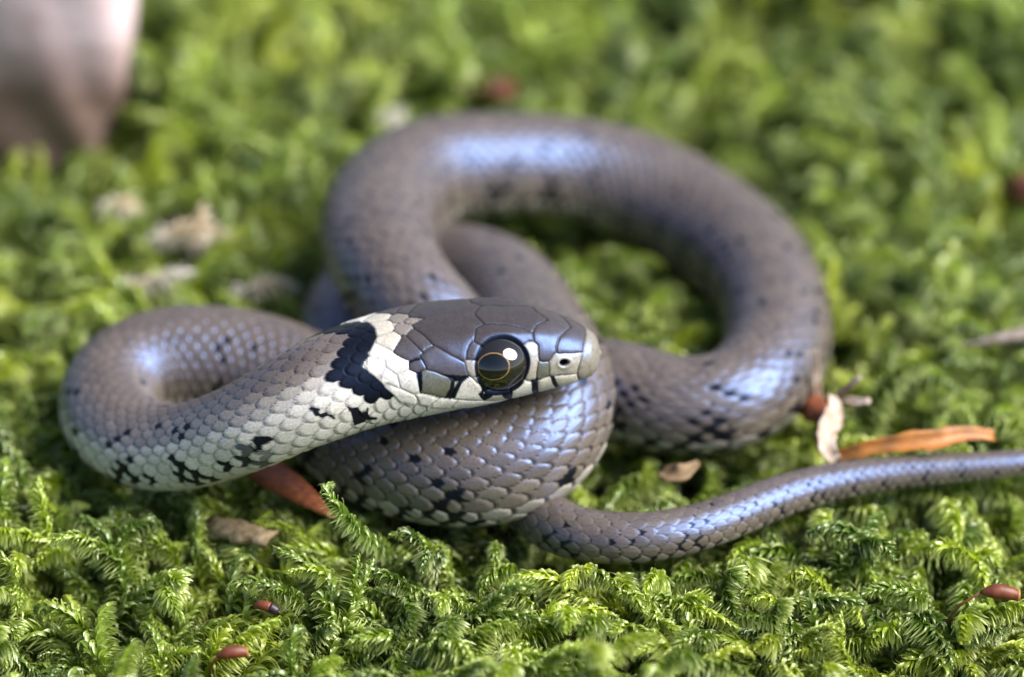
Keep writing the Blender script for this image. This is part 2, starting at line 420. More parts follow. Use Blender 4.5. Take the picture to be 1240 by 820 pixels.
PLATES = [  # colour, outline, indices on the midline
 (dk, [(268,215),(345,145),(520,140),(680,152),(745,210),(690,240),(680,300),(640,350),(615,455),(520,410),(400,335),(340,275)], (1,2,3)),
 (dk, [(685,150),(965,150),(1165,195),(1095,215),(1065,265),(980,232),(890,215),(750,210)], (0,1,2)),
 (dk, [(680,300),(690,240),(750,212),(890,215),(1000,240),(1062,268),(1068,315),(1040,325),(970,370),(930,340),(860,330),(765,340),(715,350),(685,325)], ()),
 (greyp, [(970,370),(1040,325),(1095,340),(1105,430),(1095,480),(1085,560),(1050,580),(1010,570),(1025,470),(1000,410)], ()),
 (dk2, [(1065,265),(1095,215),(1165,195),(1315,250),(1240,300),(1220,360),(1200,400),(1180,440),(1130,450),(1105,430),(1100,350),(1070,310)], (2,3)),
 (dk2, [(1220,360),(1240,300),(1315,250),(1415,315),(1400,390),(1330,400),(1240,395)], (2,3)),
 (lin(128, 121, 105), [(1415,315),(1480,320),(1520,420),(1480,530),(1380,575),(1360,530),(1385,440),(1400,390)], (0,1)),
 (greyp, [(1175,460),(1215,410),(1300,400),(1395,395),(1380,450),(1355,530),(1260,540),(1175,545)], ()),
 (olive, [(1100,460),(1130,455),(1175,460),(1175,545),(1120,560),(1090,560)], ()),
 (pale, [(1200,550),(1260,540),(1355,530),(1380,575),(1310,620),(1250,640),(1225,590)], ()),
 (pale, [(1100,580),(1175,550),(1200,550),(1250,640),(1185,668),(1095,675)], ()),
 (wht, [(925,630),(1010,570),(1060,585),(1100,580),(1095,675),(1060,697),(920,708)], ()),
 (pale, [(770,660),(850,610),(900,620),(925,700),(740,706)], ()),
 (wht, [(540,698),(590,600),(650,555),(730,615),(710,650),(735,702)], ()),
 (olive, [(315,525),(420,525),(530,570),(520,640),(480,690),(320,660)], ()),
 (wht, [(170,550),(230,510),(300,540),(325,650),(270,665),(200,630)], ()),
 (dk2, [(625,390),(660,325),(715,350),(705,410),(690,445),(630,435)], ()),
 (greyp, [(620,450),(690,445),(715,545),(660,555),(630,520)], ()),
 (greyp, [(670,560),(720,545),(790,600),(740,615),(690,590)], ()),
 (dk2, [(330,425),(360,380),(415,355),(520,410),(610,460),(640,545),(560,555),(470,540),(370,490)], ()),
 (dk2, [(230,280),(265,245),(340,280),(405,350),(335,390),(280,330)], ()),
 (dk2, [(145,385),(215,285),(335,395),(240,450),(165,415)], ()),
 (dk2, [(245,460),(320,435),(350,490),(310,525),(250,500)], ()),
 (wht, [(90,450),(140,400),(245,450),(240,505),(165,540),(95,490)], ()),
 (pale, [(55,330),(75,280),(150,265),(190,300),(140,385)], ()),
 (wht, [(15,410),(40,360),(140,390),(85,450)], ()),
 (wht, [(0,450),(85,445),(90,490),(60,545),(0,500)], ()),
 (wht, [(60,545),(90,495),(165,545),(180,630),(110,600)], ()),
 (tanp, [(145,250),(200,210),(265,210),(270,240),(230,280)], ()),
 (pale, [(90,140),(150,120),(210,165),(140,200)], ()),
 (tanp, [(225,175),(330,145),(270,210),(230,200)], (1,)),
 (pale, [(50,220),(90,180),(145,245),(60,270)], ()),
 (wht, [(290,672),(330,662),(440,692),(400,725),(310,702)], ()),
 (wht, [(410,735),(460,692),(570,702),(530,742)], ()),
 (wht, [(540,742),(580,702),(725,712),(915,718),(700,750)], ()),
 (wht, [(110,605),(180,632),(270,668),(300,700),(200,690)], ()),
]
BLACK = [[(478,697),(515,630),(528,570),(640,556),(595,595),(548,694)], [(703,662),(735,615),(815,612),(830,650),(742,708)], [(835,612),(935,590),(926,712),(880,690)],
 [(1052,572),(1100,562),(1106,668),(1066,674)], [(1178,545),(1206,545),(1256,632),(1228,634)], [(292,530),(335,515),(335,640),(316,655)],
 [(240,452),(325,428),(332,440),(250,466)], [(480,540),(640,545),(640,562),(520,575)]]
P2 = np.stack([SS[:hN].ravel(), np.abs(TH[:hN].ravel()) * ARC], 1)
polys = [chart_poly(p, mid=m) for c, p, m in PLATES]
EYE_S, EYE_T = chart(608, 441)
NOS_S, NOS_T = chart(590 + 507 / 5.467, 355 + 458 / 5.467)
d1 = np.full(len(P2), 1e9); d2 = np.full(len(P2), 1e9); pid = np.full(len(P2), -1)
near = P2[:, 0] < 26
for n_, pl in enumerate(polys):
    d = np.full(len(P2), 1e9); d[near] = sdist(P2[near], pl)
    lt = d < d1
    d2 = np.where(lt, d1, np.minimum(d2, d)); pid = np.where(lt, n_, pid); d1 = np.where(lt, d, d1)
on = smooth(0.42 - d1, 0.0, 0.12)                    # plates rule here, body scales elsewhere
edge = np.minimum(d2 - d1, 0.42 - d1 + 0.1)
pcol = np.array([c for c, _, _ in PLATES])[pid]
pn = noise2(P2[:, 0] * 2.2, P2[:, 1] * 2.2, 11) * 0.5 + noise2(P2[:, 0] * 6, P2[:, 1] * 6, 12) * 0.5
pcol = pcol * (0.86 + 0.28 * pn)[:, None]
# centre of each dark shield slightly warmer, sutures dark
gro = 1 - smooth(edge, 0.02, 0.14)
ispale = (pcol.mean(1) > 0.3) * 1.0
pcol = mixc(pcol, skin * 0.5 + 0 * pcol, gro * (0.9 - 0.55 * ispale))
ph_ = 0.55 + 0.55 * smooth(edge, 0.0, 0.22) + 0.12 * smooth(edge, 0.2, 0.9)
for bp in BLACK:
    bpoly = chart_poly(bp); d = np.full(len(P2), 1e9); d[near] = sdist(P2[near], bpoly)
    pcol = mixc(pcol, black * 0.7 + 0 * pcol, 1 - smooth(d + 0.05 * (pn - 0.5), -0.02, 0.05))
# chin and throat that no shield covers
hcol = col[:hN].reshape(-1, 3); hh = h[:hN].ravel()
bS = sc_s[:hN].ravel(); bT = np.interp(np.abs(bj[:hN].ravel()) / 10.5, MAPY, MAPX) * TV * ARC
bcent = np.stack([bS, bT], 1)
COLLAR = [(650,45),(550,80),(545,110),(480,160),(425,250),(440,300),(470,350),(560,365),(600,385),(640,405),(685,418),(690,385),(640,330),(595,265),(590,200),(620,120),(640,70)]
FLECKS = [[(515,440),(590,455),(625,490),(535,512),(525,470)], [(350,445),(430,470),(450,490),(370,478)], [(95,565),(185,575),(130,598),(105,630)]]
cpoly = chart_poly(COLLAR, 280, 370, 3.564, mid=(0,))
cd = sdist(bcent, cpoly)
v_h = ventral[:hN].ravel()
whitezone = (1 - smooth(bS, 23, 31)) * smooth(bT, 2.2, 4.2)
whitezone = np.maximum(whitezone, (bS < 20.5) * 1.0 * smooth(bT, 0.6, 1.6))
wcol = wht * (0.9 + 0.14 * hs[:hN].ravel())[:, None]
wcol = mixc(wcol, wcol * 0.38, inter[:hN].ravel() * 0.85)
hcol = mixc(hcol, wcol, whitezone * (~v_h))
hcol = mixc(hcol, wht * (1 - 0.25 * (1 - smooth(vf[:hN].ravel(), 0, .08)))[:, None] , v_h * (P2[:, 0] < 30) * 1.0)
incollar = (cd < 0.12) & (bS > 16)
hcol = np.where(incollar[:, None], black * (0.45 + 0.3 * hs[:hN].ravel())[:, None], hcol)
for f in FLECKS:
    fp = chart_poly(f, 280, 370, 3.564); d = sdist(P2, fp)
    hcol = mixc(hcol, black + 0 * hcol, 1 - smooth(d + 0.5 * (noise2(P2[:, 0] * 3.3, P2[:, 1] * 3.3, 21) - 0.5), -0.03, 0.06))
chin = (P2[:, 0] < 15.5) & (on < 0.5)
hh = np.where(incollar, 0.55 + (hh - 0.55) * 0.6, hh)
hh = np.where(chin, 0.6, hh); hcol = np.where(chin[:, None], wht * 0.95, hcol)
hcol = mixc(hcol, pcol, on); hh = hh * (1 - on) + ph_ * on
# mouth slit
# eye socket: dark rim and a hollow; nostril pit
de = np.sqrt((P2[:, 0] - EYE_S) ** 2 + (P2[:, 1] - EYE_T * ARC) ** 2)
EYE_R = 2.38
hcol = mixc(hcol, black * 0.4 + 0 * hcol, 1 - smooth(de, EYE_R + 0.02, EYE_R + 0.14))
dn = np.sqrt((P2[:, 0] - NOS_S) ** 2 + (P2[:, 1] - NOS_T * ARC) ** 2)
hcol = mixc(hcol, black * 0.3 + 0 * hcol, 1 - smooth(dn, 0.32, 0.46))
disp = amp * (h - 0.45)
dh = (hh.reshape(hN, NT) - 0.55) * np.interp(S[:hN], [0, 16, 24, 40], [0.20, 0.17, 0.16, 0.20])[:, None]
dh *= smooth(S[:hN], 0, 0.8)[:, None]
dh += (-1.3 * (1 - smooth(de, 0.8, EYE_R + 0.05)) + 0.05 * np.exp(-((de - EYE_R - 0.2) / 0.3) ** 2)).reshape(hN, NT)
dh += (-0.55 * (1 - smooth(dn, 0.15, 0.48)) + 0.08 * np.exp(-((dn - 0.55) / 0.2) ** 2)).reshape(hN, NT)
# brow ridge over the eye
brow = np.exp(-((P2[:, 0] - EYE_S) / 3.2) ** 2 - ((P2[:, 1] - EYE_T * ARC + 2.5) / 0.7) ** 2).reshape(hN, NT)
dh += 0.22 * brow
disp[:hN] = dh
col[:hN] = hcol.reshape(hN, NT, 3)
vert = base + nrm * disp[..., None]
# mesh
ii = np.arange(NR - 1)[:, None] * NT; jj = np.arange(NT)[None]; j2 = (jj + 1) % NT
F = np.stack([ii + jj, ii + j2, ii + NT + j2, ii + NT + jj], -1).reshape(-1, 4)
V = vert.reshape(-1, 3)
# orientation check
v0, v1, v2 = V[F[5000, 0]], V[F[5000, 1]], V[F[5000, 3]]
if np.dot(np.cross(v1 - v0, v2 - v0), nrm.reshape(-1, 3)[F[5000, 0]]) < 0: F = F[:, ::-1]
org = np.array([axis[:, 0].mean(), axis[:, 1].mean(), 0.0])
snake = bpy.data.objects.new("grass_snake", None); sc.collection.objects.link(snake)
snake.location = org * MM; snake.empty_display_size = 0.01
tag(snake, "grey-brown grass snake with white and black collar coiled on the moss", "snake")
gloss = 0.25 + 0.85 * smooth(col.reshape(-1, 3).mean(1), 0.008, 0.06)[:, None]      # tinted sky sheen kept weaker on the black scales
body = link("body", mesh_from("body", (V - org) * MM, F, True, np.concatenate([col.reshape(-1, 3), gloss], 1), M_snake), snake)

# eyes
M_eye = mat_plain("eye_dark", (0.012, 0.010, 0.009), 0.06, 1.0)
M_iris = mat_plain("eye_gold", (0.26, 0.16, 0.05), 0.25, 1.0, 3000, (0.10, 0.055, 0.015))
M_pupil = mat_plain("eye_pupil", (0.003, 0.003, 0.004), 0.04, 1.0)
def cap_mesh(rad, a0, a1, lift, mat, name, off=(0, 0), sq=1.0):
    """spherical zone between polar angles a0..a1 about +Z"""
    nu, nv = 48, 14
    al = np.linspace(a0, a1, nv); be_ = np.arange(nu) / nu * 2 * np.pi
    A, B_ = np.meshgrid(al, be_, indexing='ij')
    d = np.stack([np.sin(A) * np.cos(B_) + off[0], (np.sin(A) * np.sin(B_)) * sq + off[1], np.cos(A)], -1)
    d /= np.linalg.norm(d, axis=-1)[..., None]
    vv = (d * (rad + lift)).reshape(-1, 3)
    f = [(r * nu + c, r * nu + (c + 1) % nu, (r + 1) * nu + (c + 1) % nu, (r + 1) * nu + c) for r in range(nv - 1) for c in range(nu)]
    f = [q[::-1] for q in f]
    return mesh_from(name, vv, f, True, None, mat)
ri = int(np.searchsorted(S, EYE_S))
def eye(sgn):
    tj = int(np.argmin(np.abs(th - sgn * EYE_T)))
    p, n_ = base[ri, tj], nrm[ri, tj]
    gz = side[ri] * sgn * 0.86 + up[ri] * 0.40 + tan[ri] * 0.10; gz /= np.linalg.norm(gz)
    rad = 2.78
    c = p - n_ * 1.98 - up[ri] * 0.12
    x = -tan[ri] - gz * np.dot(-tan[ri], gz); x /= np.linalg.norm(x); y = np.cross(gz, x)
    e = link("eye", cap_mesh(rad * MM, 0.0001, 2.0, 0, M_eye, "eye"), snake)
    e.matrix_local = Matrix(((x[0], y[0], gz[0], 0), (x[1], y[1], gz[1], 0), (x[2], y[2], gz[2], 0), (0, 0, 0, 1)))
    e.location = (c - org) * MM; e.scale = (1.06, 0.90, 1.0)
    link("iris", cap_mesh(rad * MM, 0.425, 0.475, 0.012 * MM, M_iris, "iris"), e)
    link("pupil", cap_mesh(rad * MM, 0.0001, 0.43, 0.008 * MM, M_pupil, "pupil"), e)
    return c, p, gz
eye_c, eye_p, eye_g = eye(1.0); eye(-1.0)
foc = (eye_c + eye_g * 1.5) * MM
cam_data.dof.focus_distance = float((foc - CAM) @ FWD) - 0.0015

# ------------------------------------------------------------------ moss
kd = kdtree.KDTree(NR // 4 + 1)
for n_ in range(0, NR, 4): kd.insert(axis[n_], n_)
kd.balance()
def moss_height(x, y):
    """top of the moss mat in mm (x, y in mm)"""
    z = 6.0 * (noise2(x / 26 + 3.1, y / 26 + 7.7, 1) - 0.5) + 5.5 * (noise2(x / 9, y / 9, 2) - 0.5)
    back = smooth(y, 15, 60)
    return z * (0.7 + 1.0 * back) - 0.6 + 2.0 * back - 3.2 * smooth(-y, 27, 42)
def leaf_strip(p0, ax, ra, sd_, L, w, a0, curl, sec, V, F, Ct, fold=0.35, nseg=5, tipc=0.0):
    """one curved, keeled moss leaf"""
    base_i = len(V); p = p0.copy(); 
    for q in range(nseg + 1):
        u = q / nseg
        al = a0 + curl * u
        d = ax * math.cos(al) + ra * math.sin(al) + sec * u ** 2.0
        d = d / (np.linalg.norm(d) + 1e-9)
        if q: p = p + d * (L / nseg)
        nn = np.cross(sd_, d)
        ww = w * (0.55 + 0.9 * u) * (1 - u) ** 0.75 * 1.25
        if q == nseg: V.append(p.copy()); Ct.append((1.0,))
        else:
            V.append(p - sd_ * ww + nn * ww * fold); V.append(p.copy()); V.append(p + sd_ * ww + nn * ww * fold)
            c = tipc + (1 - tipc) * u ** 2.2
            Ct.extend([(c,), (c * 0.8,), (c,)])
        if 0 < q < nseg:
            a = base_i + (q - 1) * 3
            F.append((a, a + 1, a + 4, a + 3)); F.append((a + 1, a + 2, a + 5, a + 4))
        elif q == nseg:
            a = base_i + (q - 1) * 3
            F.append((a, a + 1, a + 3)); F.append((a + 1, a + 2, a + 3))
def shoot_path(r, L, droop, wig, n=14):
    """centre line starting at the origin heading +X, rising then nodding"""
    pts = [np.zeros(3)]; el = 0.35 + droop * 0.3; az = 0.0
    daz = r.normal(0, wig)
    for q in range(n):
        u = q / n
        e = el - droop * u ** 2.0
        az += daz / n
        pts.append(pts[-1] + np.array([math.cos(e) * math.cos(az), math.cos(e) * math.sin(az), math.sin(e)]) * L / n)
    return np.array(pts)
def add_axis(r, path, V, F, Ct, leaf, spacing, w0, curl, hook):
    """stem tube + dense leaves along a path"""
    n = len(path); seg = np.concatenate([[0], np.cumsum(np.linalg.norm(np.diff(path, axis=0), axis=1))]); L = seg[-1]
    tg = np.gradient(path, axis=0); tg /= np.linalg.norm(tg, axis=1)[:, None]
    b0 = len(V)
    for q in range(n):
        t_ = tg[q]; s_ = np.cross(t_, [0, 0, 1.0]); s_ /= np.linalg.norm(s_) + 1e-9; u_ = np.cross(s_, t_)
        rr = 0.16 * (1 - 0.6 * q / n)
        for c in range(4):
            a = c * math.pi / 2; V.append(path[q] + (s_ * math.cos(a) + u_ * math.sin(a)) * rr); Ct.append((0.0,))
    for q in range(n - 1):
        for c in range(4):
            F.append((b0 + q * 4 + c, b0 + q * 4 + (c + 1) % 4, b0 + q * 4 + 4 + (c + 1) % 4, b0 + q * 4 + 4 + c))
    x = spacing; kk = r.integers(0, 99); side_bias = r.normal(0, 0.5)
    while x < L:
        u = x / L
        p = np.array([np.interp(x, seg, path[:, i]) for i in range(3)])
        t_ = np.array([np.interp(x, seg, tg[:, i]) for i in range(3)]); t_ /= np.linalg.norm(t_)
        s_ = np.cross(t_, [0, 0, 1.0]); s_ /= np.linalg.norm(s_) + 1e-9; u_ = np.cross(s_, t_)
        g = kk * 2.39996 + r.normal(0, 0.25); kk += 1
        ra = s_ * math.cos(g) + u_ * math.sin(g); sdv = np.cross(t_, ra)
        taper = (0.55 + 0.45 * math.sin(math.pi * min(1, 0.18 + 0.75 * u))) * (1 - 0.35 * max(0, u - 0.75) / 0.25)
        sec = (-u_ * 0.9 + s_ * side_bias - t_ * 0.55 + ra * 0.2) * hook * (0.6 + 0.8 * r.random()) + s_ * r.normal(0, 0.35) + t_ * r.normal(0, 0.35)
        leaf_strip(p, t_, ra, sdv, leaf * taper * (0.85 + 0.3 * r.random()), w0 * taper, (0.60 + 0.3 * r.random()) * (1 - 0.5 * u),
                   curl * (0.7 + 0.6 * r.random()), sec, V, F, Ct)
        x += spacing * (1 - 0.45 * max(0, u - 0.7))
def make_shoot(seed, L=9.0, droop=0.9, wig=0.5, leaf=1.7, spacing=0.052, w0=0.21, curl=0.25, hook=2.6, branches=0):
    r = np.random.default_rng(seed); V, F, Ct = [], [], []
    path = shoot_path(r, L, droop, wig); chk = [path[::3]]
    add_axis(r, path, V, F, Ct, leaf, spacing, w0, curl, hook)
    for b_ in range(branches):
        q = int(len(path) * (0.15 + 0.6 * b_ / max(1, branches))); sgn = 1 if b_ % 2 else -1
        bp = shoot_path(r, L * r.uniform(0.3, 0.5), droop, wig)
        a = sgn * r.uniform(0.6, 1.0); ca, sa = math.cos(a), math.sin(a)
        bp = np.stack([bp[:, 0] * ca - bp[:, 1] * sa, bp[:, 0] * sa + bp[:, 1] * ca, bp[:, 2]], 1) + path[q]
        add_axis(r, bp, V, F, Ct, leaf * 0.85, spacing, w0 * 0.85, curl, hook); chk.append(bp[::4])
    return np.array(V), F, np.array(Ct), np.concatenate(chk)
def shoot_obj(name, mat, seed, **kw):
    V, F, Ct, path = make_shoot(seed, **kw)
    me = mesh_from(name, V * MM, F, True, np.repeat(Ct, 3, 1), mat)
    return bpy.data.objects.new(name, me), path
variants = []
specs = [dict(L=9, droop=1.6), dict(L=8, droop=2.4, wig=1.0), dict(L=10, droop=1.5, branches=2), dict(L=7, droop=3.0, hook=3.2),
         dict(L=11, droop=1.6, branches=4, leaf=1.5), dict(L=9, droop=1.1, wig=1.2, hook=2.0), dict(L=9.5, droop=2.0, branches=3, hook=3.0), dict(L=6.5, droop=2.2, leaf=1.9, wig=1.2),
         dict(L=8.5, droop=1.3, wig=1.5, leaf=1.6, w0=0.25), dict(L=7.5, droop=1.8, leaf=1.3, w0=0.16, spacing=0.045)]
for n_, s_ in enumerate(specs): variants.append(shoot_obj("moss_shoot", M_moss, 100 + n_, **s_))

def scatter(name, objs, pts, rots, scl, idx, label, cat=None):
    colx = bpy.data.collections.new(name + "_sources")
    for o in objs: colx.objects.link(o)
    me = bpy.data.meshes.new(name); me.vertices.add(len(pts)); me.vertices.foreach_set("co", (np.asarray(pts, np.float32) * MM).ravel())
    a = me.attributes.new("rot", 'FLOAT_VECTOR', 'POINT'); a.data.foreach_set("vector", np.asarray(rots, np.float32).ravel())
    a = me.attributes.new("scl", 'FLOAT', 'POINT'); a.data.foreach_set("value", np.asarray(scl, np.float32))
    a = me.attributes.new("pick", 'INT', 'POINT'); a.data.foreach_set("value", np.asarray(idx, np.int32))
    o = link(name, me); tag(o, label, cat, None, "stuff")
    ng = bpy.data.node_groups.new(name, 'GeometryNodeTree')
    ng.interface.new_socket("Geometry", in_out='INPUT', socket_type='NodeSocketGeometry')
    ng.interface.new_socket("Geometry", in_out='OUTPUT', socket_type='NodeSocketGeometry')
    N = ng.nodes.new
    gi, go = N('NodeGroupInput'), N('NodeGroupOutput')
    ip = N('GeometryNodeInstanceOnPoints'); cinf = N('GeometryNodeCollectionInfo')
    cinf.inputs['Collection'].default_value = colx; cinf.inputs['Separate Children'].default_value = True; cinf.inputs['Reset Children'].default_value = True
    def na(nm, ty):
        n = N('GeometryNodeInputNamedAttribute'); n.data_type = ty; n.inputs['Name'].default_value = nm; return n.outputs['Attribute']
    e2r = N('FunctionNodeEulerToRotation')
    ng.links.new(na("rot", 'FLOAT_VECTOR'), e2r.inputs[0]); ng.links.new(e2r.outputs[0], ip.inputs['Rotation'])
    ng.links.new(na("scl", 'FLOAT'), ip.inputs['Scale']); ng.links.new(na("pick", 'INT'), ip.inputs['Instance Index'])
    ip.inputs['Pick Instance'].default_value = True
    ng.links.new(cinf.outputs[0], ip.inputs['Instance']); ng.links.new(gi.outputs[0], ip.inputs['Points']); ng.links.new(ip.outputs[0], go.inputs[0])
    md = o.modifiers.new("scatter", 'NODES'); md.node_group = ng
    return o

def euler_mat(rx, ry, rz):
    return np.array(Matrix.Rotation(rz, 3, 'Z') @ Matrix.Rotation(ry, 3, 'Y') @ Matrix.Rotation(rx, 3, 'X'))
KEEP = [(318, 570, 2, 1.6), (345, 583, 2.5, 1.6), (370, 600, 2.6, 1.5), (396, 620, 2.6, 1.0), (312, 648, 1, 0.8), (312, 735, -0.4, 0.7), (330, 738, -0.5, 0.7),
        (268, 795, -0.2, 0.7), (290, 791, 0, 0.7), (1195, 718, 1.5, 0.7), (1222, 721, 1.3, 0.7), (1165, 733, 0.3, 0.3), (1015, 550, 2.4, 1.0), (1050, 545, 3, 1.0), (1090, 541, 3.2, 1.0),
        (1140, 538, 3.2, 1.0), (1185, 532, 3, 1.0), (1003, 530, 3.5, 1.2), (1006, 505, 4.4, 1.3), (985, 492, 3.2, 1.3), (1040, 488, 5, 0.6), (1190, 414, 3, 0.7), (1220, 408, 3, 0.7),
        (585, 104, 4.5, 1.0), (570, 110, 3, 0.8), (605, 106, 4, 1.0), (820, 574, 1.4, 0.8), (425, 632, 4.2, 0.9), (408, 612, 6, 0.9), (240, 274, 5, 1.2), (270, 280, 5, 1.2), (205, 285, 3, 1), (243, 262, 6, 1),
        (190, 340, 4, 1), (215, 333, 4, 1), (320, 345, 3, 1), (350, 346, 3, 1), (476, 140, 6, 1), (150, 247, 5, 1), (1230, 230, 2, 1.4),
        (20, 170, 6, 3.5), (60, 170, 6, 3.5), (100, 160, 6, 3.5), (115, 130, 8, 3.5), (60, 140, 8, 4), (20, 140, 8, 4), (125, 100, 10, 4), (0, 150, 8, 5), (-40, 150, 8, 5), (80, 100, 9, 6)]
kd2 = kdtree.KDTree(len(KEEP))
for n_, (a, b, z, q) in enumerate(KEEP): kd2.insert(at(a, b, z) / MM, n_)
kd2.balance()
def hides(pts):
    """would a shoot stand between the lens and something that shows in the photograph"""
    for p in pts:
        for k_ in (0.0, 1.5, 3.0, 5.0, 7.5):
            q = p + FWD * k_
            co, n_, d = kd.find(q)
            if d < R[n_] * 0.72 + 0.5: return True
            for co, n_, d in kd2.find_range(q, 6.0):
                if d < KEEP[n_][3] + 0.9: return True
    return False
def clear_of_snake(pts, margin=0.9):
    for p in pts:
        co, n_, d = kd.find(p)
        if d < R[n_] + margin: return False
    return True
r = np.random.default_rng(5)
X0, X1, Y0, Y1 = -78, 78, -78, 105
NP = 11000
pts, rots, scl, idx = [], [], [], []
cand = np.stack([r.uniform(X0, X1, NP), r.uniform(Y0, Y1, NP)], 1)
hz = moss_height(cand[:, 0], cand[:, 1])
flow = 2 * math.pi * noise2(cand[:, 0] / 24 + 9, cand[:, 1] / 24 + 2, 4) * 1.6
for n_ in range(NP):
    x, y = cand[n_]; vi = int(r.integers(0, len(variants))); s_ = r.uniform(0.85, 1.4) * (1 + 0.35 * float(smooth(y, 10, 60)))
    depth = r.random() ** 1.3 * 6.0
    rz = flow[n_] + r.normal(0, 0.8); ry = r.normal(0.0, 0.28); rx = r.normal(0, 0.3)
    ry -= 0.5 * float(smooth(y, 15, 50)) * r.random()
    if r.random() < 0.10: ry -= 0.45
    p0 = np.array([x, y, hz[n_] - 2.6 - depth])
    Rm = euler_mat(rx, ry, rz)
    pp = p0 + (variants[vi][1] * s_) @ Rm.T
    if not clear_of_snake(pp) or hides(pp): continue
    pts.append(p0); rots.append((rx, ry, rz)); scl.append(s_); idx.append(vi)
scatter("moss", [v[0] for v in variants], pts, rots, scl, idx, "dense mat of bright green feathery moss covering the ground", "moss")

# ------------------------------------------------------------------ ground under the moss
gx = np.concatenate([np.linspace(-1500, -100, 12)[:-1], np.linspace(-100, 100, 101), np.linspace(100, 1500, 12)[1:]])
gy = np.concatenate([np.linspace(-1500, -90, 12)[:-1], np.linspace(-90, 120, 106), np.linspace(120, 1500, 12)[1:]])
GX, GY = np.meshgrid(gx, gy, indexing='ij')
GZ = moss_height(GX, GY) - 8.0
for a in range(len(gx)):
    for b in range(len(gy)):
        co, n_, d = kd.find((GX[a, b], GY[a, b], GZ[a, b]))
        hd = math.hypot(co[0] - GX[a, b], co[1] - GY[a, b])
        if hd < R[n_] + 1.5: GZ[a, b] = min(GZ[a, b], co[2] - R[n_] * 0.85 - 0.8)
nx, ny = GX.shape
gi_ = (np.arange(nx - 1)[:, None] * ny + np.arange(ny - 1)[None]).ravel()
GF = np.stack([gi_, gi_ + ny, gi_ + ny + 1, gi_ + 1], -1)
ground = link("ground", mesh_from("ground", np.stack([GX, GY, GZ], -1).reshape(-1, 3) * MM, GF, True, None, M_soil))
tag(ground, "dark soil under the moss mat", None, None, "structure")

# ------------------------------------------------------------------ small things on the moss
def mat_stone():
    m, nt, b, o = new_mat("pink_stone")
    n = add_noise(nt, 120, 5); n2 = add_noise(nt, 60, 3)
    tc = nt.nodes.new("ShaderNodeTexCoord"); sx = nt.nodes.new("ShaderNodeSeparateXYZ"); nt.links.new(tc.outputs['Object'], sx.inputs[0])
    ma = nt.nodes.new("ShaderNodeMath"); ma.operation = 'MULTIPLY_ADD'; ma.inputs[1].default_value = 0.012; nt.links.new(n2.outputs[0], ma.inputs[0]); nt.links.new(sx.outputs[2], ma.inputs[2])
    mr = nt.nodes.new("ShaderNodeMapRange"); mr.inputs[1].default_value = 0.017; mr.inputs[2].default_value = 0.026; nt.links.new(ma.outputs[0], mr.inputs[0])
    r1 = ramp(nt, n.outputs[0], [(0.3, (0.58, 0.42, 0.43)), (0.7, (0.72, 0.60, 0.64))])
    r2 = ramp(nt, n.outputs[0], [(0.3, (0.13, 0.08, 0.06)), (0.7, (0.30, 0.20, 0.17))])
    mx = nt.nodes.new("ShaderNodeMix"); mx.data_type = 'RGBA'
    nt.links.new(mr.outputs[0], mx.inputs[0]); nt.links.new(r2.outputs[0], mx.inputs[6]); nt.links.new(r1.outputs[0], mx.inputs[7])
    nt.links.new(mx.outputs[2], b.inputs['Base Color']); b.inputs['Roughness'].default_value = 0.75
    bump(nt, b, n.outputs[0], 0.6, 0.001)
    return m
M_stone = mat_stone()
M_rust = mat_plain("rust_scale", (0.25, 0.075, 0.026), 0.6, 0, 1300, (0.15, 0.04, 0.014), 0.5, 0.0001)
M_orange = mat_plain("dry_leaf_orange", (0.38, 0.15, 0.03), 0.5, 0, 420, (0.17, 0.075, 0.02), 0.7, 0.0001)
M_white = mat_plain("dry_leaf_white", (0.28, 0.17, 0.10), 0.6, 0, 700, (0.46, 0.40, 0.35), 0.5, 0.0001)
M_chip = mat_plain("bark_chip", (0.15, 0.10, 0.05), 0.8, 0, 900, (0.36, 0.28, 0.16), 0.8, 0.0002)
M_redleaf = mat_plain("red_leaf", (0.15, 0.045, 0.025), 0.6, 0, 500, (0.05, 0.02, 0.010), 0.4, 0.0001)
M_capsule = mat_plain("capsule_brown", (0.09, 0.022, 0.010), 0.5, 0, 1500, (0.17, 0.042, 0.016), 0.3, 0.00005)
M_capdark = mat_plain("capsule_dark", (0.014, 0.006, 0.014), 0.45, 0, 1500, (0.03, 0.014, 0.026), 0.3, 0.00005)
M_seta = mat_plain("seta", (0.22, 0.09, 0.035), 0.5, 0, 1500, (0.15, 0.06, 0.02))
M_twig = mat_plain("twig", (0.13, 0.10, 0.085), 0.8, 0, 900, (0.24, 0.20, 0.18), 0.7, 0.0002)
M_litter = mat_plain("brown_litter", (0.16, 0.10, 0.05), 0.8, 0, 700, (0.26, 0.18, 0.10), 0.7, 0.0002)

